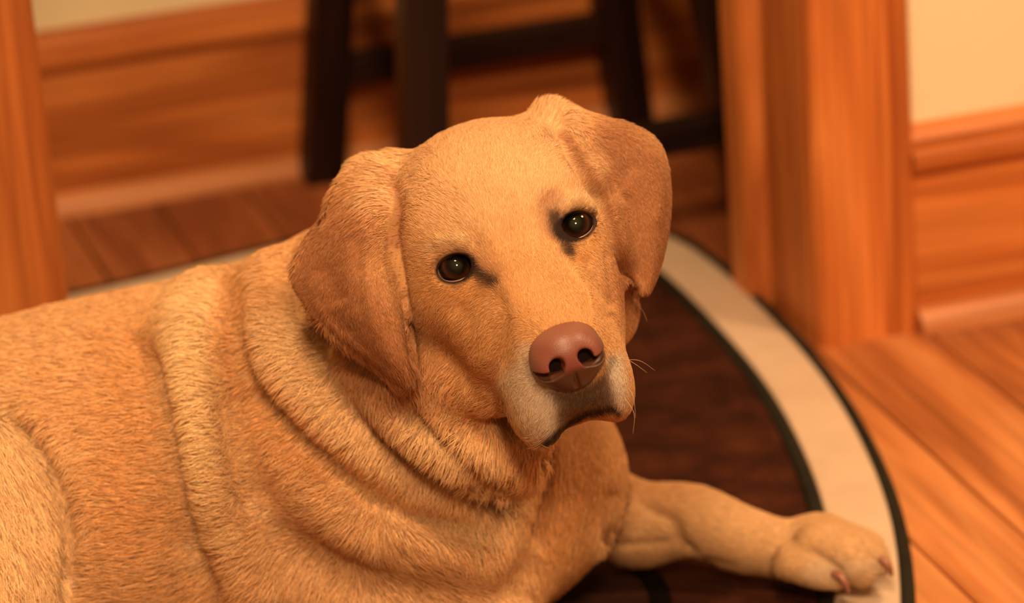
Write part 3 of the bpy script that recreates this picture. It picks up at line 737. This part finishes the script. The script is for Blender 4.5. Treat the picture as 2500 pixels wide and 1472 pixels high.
# where the skin lies under each point, so that no hair dives into the far wall of a fold
_cs = 11.0; _nx, _ny = 360, 170
def skin_map():
    f = BN[:, 2] < 0.2; v = BV[f]; p = PX[f]; ix = ((p[:, 0] + 1400) / _cs).astype(int); iy = ((p[:, 1] - 100) / _cs).astype(int)
    ok = (ix >= 0) & (iy >= 0) & (ix < _nx) & (iy < _ny); ix, iy, z = ix[ok], iy[ok], v[ok, 2]
    zb = np.full((_nx, _ny), 99.0); np.minimum.at(zb, (ix, iy), z); fr = z < zb[ix, iy] + 0.008
    s = np.zeros((_nx, _ny)); c = np.zeros((_nx, _ny)); np.add.at(s, (ix[fr], iy[fr]), z[fr]); np.add.at(c, (ix[fr], iy[fr]), 1)
    for _ in range(2):                                    # close small gaps from the neighbours
        e = c == 0; s2 = sum(np.roll(np.where(c > 0, s / np.maximum(c, 1), 0), d, a) for d in (1, -1) for a in (0, 1)); c2 = sum(np.roll((c > 0) * 1.0, d, a) for d in (1, -1) for a in (0, 1)); f2 = e & (c2 >= 3)
        s[f2] = s2[f2] / c2[f2]; c[f2] = 1
    return np.where(c > 0, s / np.maximum(c, 1), np.nan)
ZMAP = skin_map()
def skin_z(p):
    u = (p[:, 0] + 1400) / _cs - 0.5; v = (p[:, 1] - 100) / _cs - 0.5; i = np.clip(np.floor(u).astype(int), 0, _nx - 2); j = np.clip(np.floor(v).astype(int), 0, _ny - 2); a = u - i; b = v - j
    return ZMAP[i, j] * (1 - a) * (1 - b) + ZMAP[i + 1, j] * a * (1 - b) + ZMAP[i, j + 1] * (1 - a) * b + ZMAP[i + 1, j + 1] * a * b
def grow_fur(n_total):
    tri = np.concatenate([BQ[:, [0, 1, 2]], BQ[:, [0, 2, 3]]])
    A, B, C = BV[tri[:, 0]], BV[tri[:, 1]], BV[tri[:, 2]]
    area = 0.5 * np.linalg.norm(np.cross(B - A, C - A), axis=1); cpx = (PX[tri[:, 0]] + PX[tri[:, 1]] + PX[tri[:, 2]]) / 3
    nz = BN[tri[:, 0], 2]; hh = height_of(A)
    fine = idw(cpx, np.array([k for k, _ in LEN], float), np.array([[v] for _, v in LEN]))[:, 0]
    keep = np.clip((0.55 - nz) / 0.3, 0, 1) * (cpx[:, 0] > -1300) * (cpx[:, 1] < 1720) * (hh > 0.012)
    out_frame = (cpx[:, 0] < -60) | (cpx[:, 1] > 1520)
    wgt = area * keep * (6.0 / np.clip(fine, 2.6, 13)) ** 1.25 * np.where(out_frame, 0.18, 1.0)
    # bare: the eye openings, the lips' wet edge and the seat of the nose
    for s in (-1, 1):
        c = pix(EYE[s][None])[0]; wgt *= ~((np.hypot(*((cpx - c) @ rot_xy(-19)[:2, :2].T / np.array([54, 41])).T) < 1.0) & (A[:, 2] < 2.3))
    wgt *= ~((np.hypot(*((cpx - np.array([1396, 868])) @ rot_xy(-18)[:2, :2].T / np.array([76, 66])).T) < 1.0) & (A[:, 2] < 2.25))
    pick = RNG.choice(len(tri), n_total, p=wgt / wgt.sum())
    u, v = RNG.random(n_total), RNG.random(n_total); f = u + v > 1; u[f], v[f] = 1 - u[f], 1 - v[f]
    T_ = tri[pick]; w3 = np.stack([1 - u - v, u, v], 1)[:, :, None]
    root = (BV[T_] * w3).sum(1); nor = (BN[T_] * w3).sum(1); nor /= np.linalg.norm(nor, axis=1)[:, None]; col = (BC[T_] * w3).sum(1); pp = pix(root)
    fl2 = idw(pp, np.array([k for k, _ in FLOW], float), np.array([d for _, d in FLOW], float))
    L = idw(pp, np.array([k for k, _ in LEN], float), np.array([[x] for _, x in LEN]))[:, 0] * 0.001
    d = np.c_[fl2 / (np.linalg.norm(fl2, axis=1)[:, None] + 1e-6), np.zeros(n_total)]
    # tufts: strands of one small patch lean the same way
    def tuft(cell, amt):
        c = np.floor(pp / cell + RNG.random(2) * 7).astype(int); h = (c[:, 0] * 73856093 ^ c[:, 1] * 19349663) % 4096
        return RNG.normal(0, amt, (4096, 3))[h], RNG.random(4096)[h]
    t1, r1 = tuft(13.0, 0.13); t2, _ = tuft(34.0, 0.10); sm = np.clip(L / 0.010, 0.35, 1.1)[:, None]; t1 *= sm; t2 *= sm
    d = d + t1 + t2 + RNG.normal(0, 0.13, d.shape)
    d -= nor * (d * nor).sum(1)[:, None]; d /= np.linalg.norm(d, axis=1)[:, None] + 1e-9
    lift = np.clip(RNG.normal(0.27, 0.07, n_total) * np.interp(L, [0.003, 0.010], [0.62, 1.0]) + 0.06 * (r1 - 0.5), 0.08, 0.6); L = L * RNG.uniform(0.7, 1.15, n_total)
    K_ = 4; pts = np.empty((n_total, K_, 3))
    for i, s in enumerate(np.linspace(0, 1, K_)):
        pts[:, i] = root + nor * (-0.0002 + 0.0007 * s) + L[:, None] * (d * (s * (1 - 0.25 * lift))[:, None] + nor * (lift * (s - 0.62 * s * s))[:, None])
    for i in range(1, K_):
        zs = skin_z(pix(pts[:, i])); gap = pts[:, i, 2] - (zs - (0.0006 + 0.0022 * i / (K_ - 1) * np.clip(L / 0.010, 0.25, 1))); m = np.isfinite(gap) & (gap > 0) & (gap < 0.016) & (L > 0.0068) & ~((pp[:, 0] > 860) & (pp[:, 0] < 1640) & (pp[:, 1] < 940))
        pts[m, i, 2] -= gap[m]
    hv = height_of(pts.reshape(-1, 3)).reshape(n_total, K_).min(1); ok = hv > 0.009
    pts, col, nor, L = pts[ok], col[ok], nor[ok], L[ok]; n = len(pts)
    cv = bpy.data.hair_curves.new('fur'); cv.add_curves([K_] * n)
    cv.attributes['position'].data.foreach_set('vector', to_world(pts.reshape(-1, 3)).astype(np.float32).ravel())
    rad = np.tile(np.array([1.0, 0.9, 0.65, 0.12]), n) * np.repeat(np.clip(L * 0.022, 0.00013, 0.00020), K_)
    ra = cv.attributes.new('radius', 'FLOAT', 'POINT'); ra.data.foreach_set('value', rad.astype(np.float32))
    val = RNG.normal(1.0, 0.16, n)[:, None] * (1 + 0.0 * col); wht = RNG.random(n) < 0.06
    cc = np.clip(col * val * np.interp(L, [0.004, 0.012], [1.0, 1.16])[:, None], 0, 0.95); wb = np.where(cc[wht, 0] < 0.48, 0.12, 0.5)[:, None]; cc[wht] = cc[wht] * (1 - wb) + np.array([0.80, 0.64, 0.44]) * wb  # longer strands lightened in colour to offset their self-shadowing
    ca = cv.attributes.new('coat', 'FLOAT_COLOR', 'CURVE'); ca.data.foreach_set('color', np.c_[cc, np.ones(n)].astype(np.float32).ravel())
    wn = nor @ np.stack([c_r, c_d, c_f])
    na = cv.attributes.new('skin_normal', 'FLOAT_VECTOR', 'CURVE'); na.data.foreach_set('vector', wn.astype(np.float32).ravel())
    nt = NT('coat_hair'); nt.b.inputs['Roughness'].default_value = 0.62; nt.b.inputs['Specular IOR Level'].default_value = 0.12
    a = nt.n('ShaderNodeAttribute', attribute_name='coat'); nt.l(a, 'Color', nt.b, 'Base Color')
    b = nt.n('ShaderNodeAttribute', attribute_name='skin_normal'); gm = nt.n('ShaderNodeNewGeometry')
    sc = nt.n('ShaderNodeVectorMath', operation='SCALE'); sc.inputs['Scale'].default_value = 0.45; nt.l(gm, 'Normal', sc, 0)
    ad = nt.n('ShaderNodeVectorMath', operation='ADD'); nt.l(b, 'Vector', ad, 0); nt.l(sc, 0, ad, 1)
    no = nt.n('ShaderNodeVectorMath', operation='NORMALIZE'); nt.l(ad, 0, no, 0); nt.l(no, 0, nt.b, 'Normal')
    cv.materials.append(nt.m)
    o = bpy.data.objects.new('fur', cv); COL.objects.link(o); o.parent = dog
    tag(o, 'short golden coat', kind='stuff')
    return o
grow_fur(N_FUR)

# --- eyes
def sphere_mesh(name, c, r, mat, parent, seg=40, ring=28, view=None):
    z = to_world(c) - c_o if view is None else view; z = -z / np.linalg.norm(z); x = np.cross([0, 0, 1.0], z); x /= np.linalg.norm(x); y = np.cross(z, x)
    vs = [(0, 0, r)]; fs = []
    for i in range(1, ring):
        t = math.pi * i / ring
        for j in range(seg): a = 2 * math.pi * j / seg; vs.append((r * math.sin(t) * math.cos(a), r * math.sin(t) * math.sin(a), r * math.cos(t)))
    vs.append((0, 0, -r)); n = len(vs) - 1
    for j in range(seg):
        fs.append((0, 1 + j, 1 + (j + 1) % seg)); fs.append((n, n - seg + (j + 1) % seg, n - seg + j))
        for i in range(ring - 2): a = 1 + i * seg; fs.append((a + j, a + seg + j, a + seg + (j + 1) % seg, a + (j + 1) % seg))
    o = mesh_obj(name, vs, fs, mat, None, True); w = to_world(c); m = Matrix.Identity(4)
    for i in range(3): m[i][0], m[i][1], m[i][2], m[i][3] = x[i], y[i], z[i], w[i]
    o.parent = parent; o.matrix_world = m
    return o
nt = NT('dog_eye'); nt.b.inputs['Roughness'].default_value = 0.05; nt.b.inputs['Specular IOR Level'].default_value = 0.22
tc = nt.n('ShaderNodeTexCoord'); sx = nt.n('ShaderNodeSeparateXYZ'); nt.l(tc, 'Object', sx, 0)
mp = nt.n('ShaderNodeMapRange'); mp.inputs[1].default_value = EYE_R * 0.5; mp.inputs[2].default_value = EYE_R; nt.l(sx, 'Z', mp, 0)
r = ramp(nt, [(0.0, (0.30, 0.16, 0.12, 1)), (0.12, (0.22, 0.12, 0.09, 1)), (0.20, (0.004, 0.002, 0.0015, 1)), (0.46, (0.006, 0.003, 0.002, 1)), (0.62, (0.045, 0.014, 0.005, 1)), (0.78, (0.012, 0.005, 0.002, 1)), (0.88, (0.005, 0.004, 0.002, 1)), (0.93, (0.010, 0.010, 0.006, 1)), (1.0, (0.022, 0.022, 0.014, 1))])
nt.l(mp, 0, r, 'Fac'); nt.l(r, 'Color', nt.b, 'Base Color')
M_EYE = nt.m
LIDS = []
M_LID = plain('eyelid_skin', (0.030, 0.013, 0.009, 1), 0.6, 0, 0, 0, 0, 0.25)
for s in (-1, 1):
    e = sphere_mesh('eye', EYE[s], EYE_R, M_EYE, dog, view=to_world(EYE[s]) - c_o + 0.42 * c_d)
    # rim of the lids
    nn = 44; ringp = []
    for j in range(nn):
        a = 2 * math.pi * j / nn; R2 = rot_xy(-19)
        lx, ly = 0.0123 * math.cos(a), 0.0087 * math.sin(a)
        l = R2.T @ np.array([lx, ly, 0]); zz = math.sqrt(max((EYE_R * 1.03) ** 2 - l[0] ** 2 - l[1] ** 2, 1e-9)); ringp.append(EYE[s] + np.array([l[0], l[1], -zz]))
    vs = []; fs = []; m = 8
    for j in range(nn):
        p0, p1 = ringp[j - 1], ringp[(j + 1) % nn]; t = (p1 - p0) / np.linalg.norm(p1 - p0); o1 = (ringp[j] - EYE[s]); o1 /= np.linalg.norm(o1); o2 = np.cross(t, o1)
        for k in range(m): b = 2 * math.pi * k / m; vs.append(ringp[j] + 0.0013 * (math.cos(b) * o1 + math.sin(b) * o2))
    for j in range(nn):
        for k in range(m): fs.append((j * m + k, j * m + (k + 1) % m, ((j + 1) % nn) * m + (k + 1) % m, ((j + 1) % nn) * m + k))
    lid = mesh_obj('eyelid', to_world(np.array(vs)), fs, M_LID, None, True); bpy.context.view_layer.update(); lid.parent = e; lid.matrix_parent_inverse = e.matrix_world.inverted()
    arc = []
    for a in np.linspace(0.12 * math.pi, 0.88 * math.pi, 22):
        l = rot_xy(-19).T @ np.array([0.0111 * math.cos(a), 0.0076 * math.sin(a), 0]); zz = math.sqrt((EYE_R * 1.03) ** 2 - l[0] ** 2 - l[1] ** 2); arc.append(EYE[s] + np.array([l[0], l[1], -zz]))
    LIDS.append((e, arc))

# --- nose
PR.clear()
HE((0, -3.55, 8.3), (2.15, 1.65, 1.7), k=0.006)
HE((0, -3.9, 9.2), (1.7, 1.35, 1.05), k=0.008)
for s in (-1, 1): HE((s * 1.35, -4.1, 9.05), (0.86, 1.0, 1.05), k=0.005)
HE((0, -5.1, 8.8), (1.5, 1.0, 1.05), k=0.006)
for s in (-1, 1):
    HT([(s * 0.68, -3.2, 10.6, 0.24), (s * 0.82, -3.55, 10.3, 0.42), (s * 0.90, -3.82, 9.9, 0.47), (s * 0.92, -3.9, 9.0, 0.35)], 's', 0.0015)
    HT([(s * 0.88, -3.95, 10.2, 0.34), (s * 1.25, -4.25, 10.0, 0.28), (s * 1.7, -4.35, 9.7, 0.22), (s * 2.05, -4.2, 9.25, 0.17), (s * 2.35, -4.0, 8.7, 0.10)], 's', 0.0015)
for s in (-1, 1): HE((s * 1.5, -4.18, 9.6), (0.95, 0.20, 1.5), 's', 0.0012, roll=s * 6)
HT([(0, -4.3, 10.45, 0.07), (0, -4.9, 10.0, 0.10), (0, -6.0, 9.6, 0.10)], 's', 0.002)
NOSE = list(PR); cN = hp(0, -4.1, 8.9)
NV, NQ = surface_nets(lambda p: field(p, NOSE), cN - 0.034, cN + 0.034, 0.0007)
nt = NT('nose_leather'); nt.b.inputs['Roughness'].default_value = 0.42; nt.b.inputs['Specular IOR Level'].default_value = 0.5
at_ = nt.n('ShaderNodeAttribute', attribute_name='coat'); nt.l(at_, 'Color', nt.b, 'Base Color')
tc = nt.n('ShaderNodeTexCoord'); vo = nt.n('ShaderNodeTexVoronoi', Scale=900.0); nt.l(tc, 'Object', vo, 'Vector')
bp = nt.n('ShaderNodeBump', Strength=0.15, Distance=0.0005); nt.l(vo, 'Distance', bp, 'Height'); nt.l(bp, 'Normal', nt.b, 'Normal')
loc = ((NV - H_O) @ H_A) * 100
NCc = np.tile(np.array([0.19, 0.056, 0.039]), (len(NV), 1))
w = np.clip((-4.0 - loc[:, 1]) / 0.45, 0, 1); NCc += (np.array([0.075, 0.028, 0.015]) - NCc) * w[:, None]
w = np.clip((np.abs(loc[:, 0]) - 1.75) / 0.35, 0, 1) * 0.75; NCc += (np.array([0.10, 0.042, 0.03]) - NCc) * w[:, None]
w = np.clip((loc[:, 1] + 2.75) / 0.5, 0, 1) * 0.6; NCc += (np.array([0.22, 0.085, 0.05]) - NCc) * w[:, None]
build_mesh('nose', NV, NQ, nt.m, dog, NCc)

# --- claws and whiskers
def tube(name, pts, rad, mat, parent, m=8):
    pts = np.asarray(pts, float); vs = []; fs = []; n = len(pts)
    for j in range(n):
        t = pts[min(j + 1, n - 1)] - pts[max(j - 1, 0)]; t /= np.linalg.norm(t); a = np.cross(t, [0.3, 0.2, 1.0]); a /= np.linalg.norm(a); b = np.cross(t, a)
        for k in range(m): an = 2 * math.pi * k / m; vs.append(pts[j] + rad[j] * (math.cos(an) * a + math.sin(an) * b))
    for j in range(n - 1):
        for k in range(m): fs.append((j * m + k, j * m + (k + 1) % m, (j + 1) * m + (k + 1) % m, (j + 1) * m + k))
    fs += [tuple(range(m - 1, -1, -1)), tuple(range((n - 1) * m, n * m))]
    return mesh_obj(name, to_world(np.array(vs)), fs, mat, parent, True)
M_RIM = plain('wet_lid_rim', (0.30, 0.17, 0.13, 1), 0.25)
for e, arc in LIDS:
    rim = tube('lower_lid_rim', arc, 0.00055 * np.sin(np.linspace(0.15, math.pi - 0.15, len(arc))), M_RIM, None, 6); rim.parent = e; rim.matrix_parent_inverse = e.matrix_world.inverted()
M_CLAW = plain('claw_horn', (0.30, 0.125, 0.085, 1), 0.35, 0, 0, 0.2, 300)
for pts in ([(2028, 1398, 2.500), (2050, 1406, 2.491), (2064, 1424, 2.489), (2071, 1446, 2.494)],
            [(2138, 1362, 2.527), (2158, 1370, 2.519), (2172, 1386, 2.519), (2177, 1404, 2.525)], [(2122, 1322, 2.556), (2142, 1326, 2.55), (2154, 1336, 2.55), (2161, 1350, 2.555)]):
    P_ = spl([q(*p) for p in pts], 4); tube('claw', P_, np.linspace(0.0036, 0.0014, len(P_)), M_CLAW, dog)
M_WHISK = plain('whisker_hair', (0.55, 0.33, 0.16, 1), 0.5)
for pts in ([(1512, 870, 2.175), (1545, 885, 2.17), (1580, 910, 2.17)], [(1516, 890, 2.172), (1530, 930, 2.165), (1536, 975, 2.165)], [(1514, 880, 2.175), (1560, 880, 2.17), (1600, 905, 2.175)],
            [(1520, 930, 2.17), (1545, 965, 2.165), (1552, 1020, 2.165)], [(1525, 970, 2.17), (1548, 1010, 2.165), (1545, 1060, 2.167)],
            [(1556, 745, 2.30), (1570, 760, 2.30), (1580, 785, 2.30)]):
    P_ = spl([q(*p) for p in pts], 6); tube('whisker', P_, np.linspace(0.00016, 0.00006, len(P_)), M_WHISK, dog, 5)
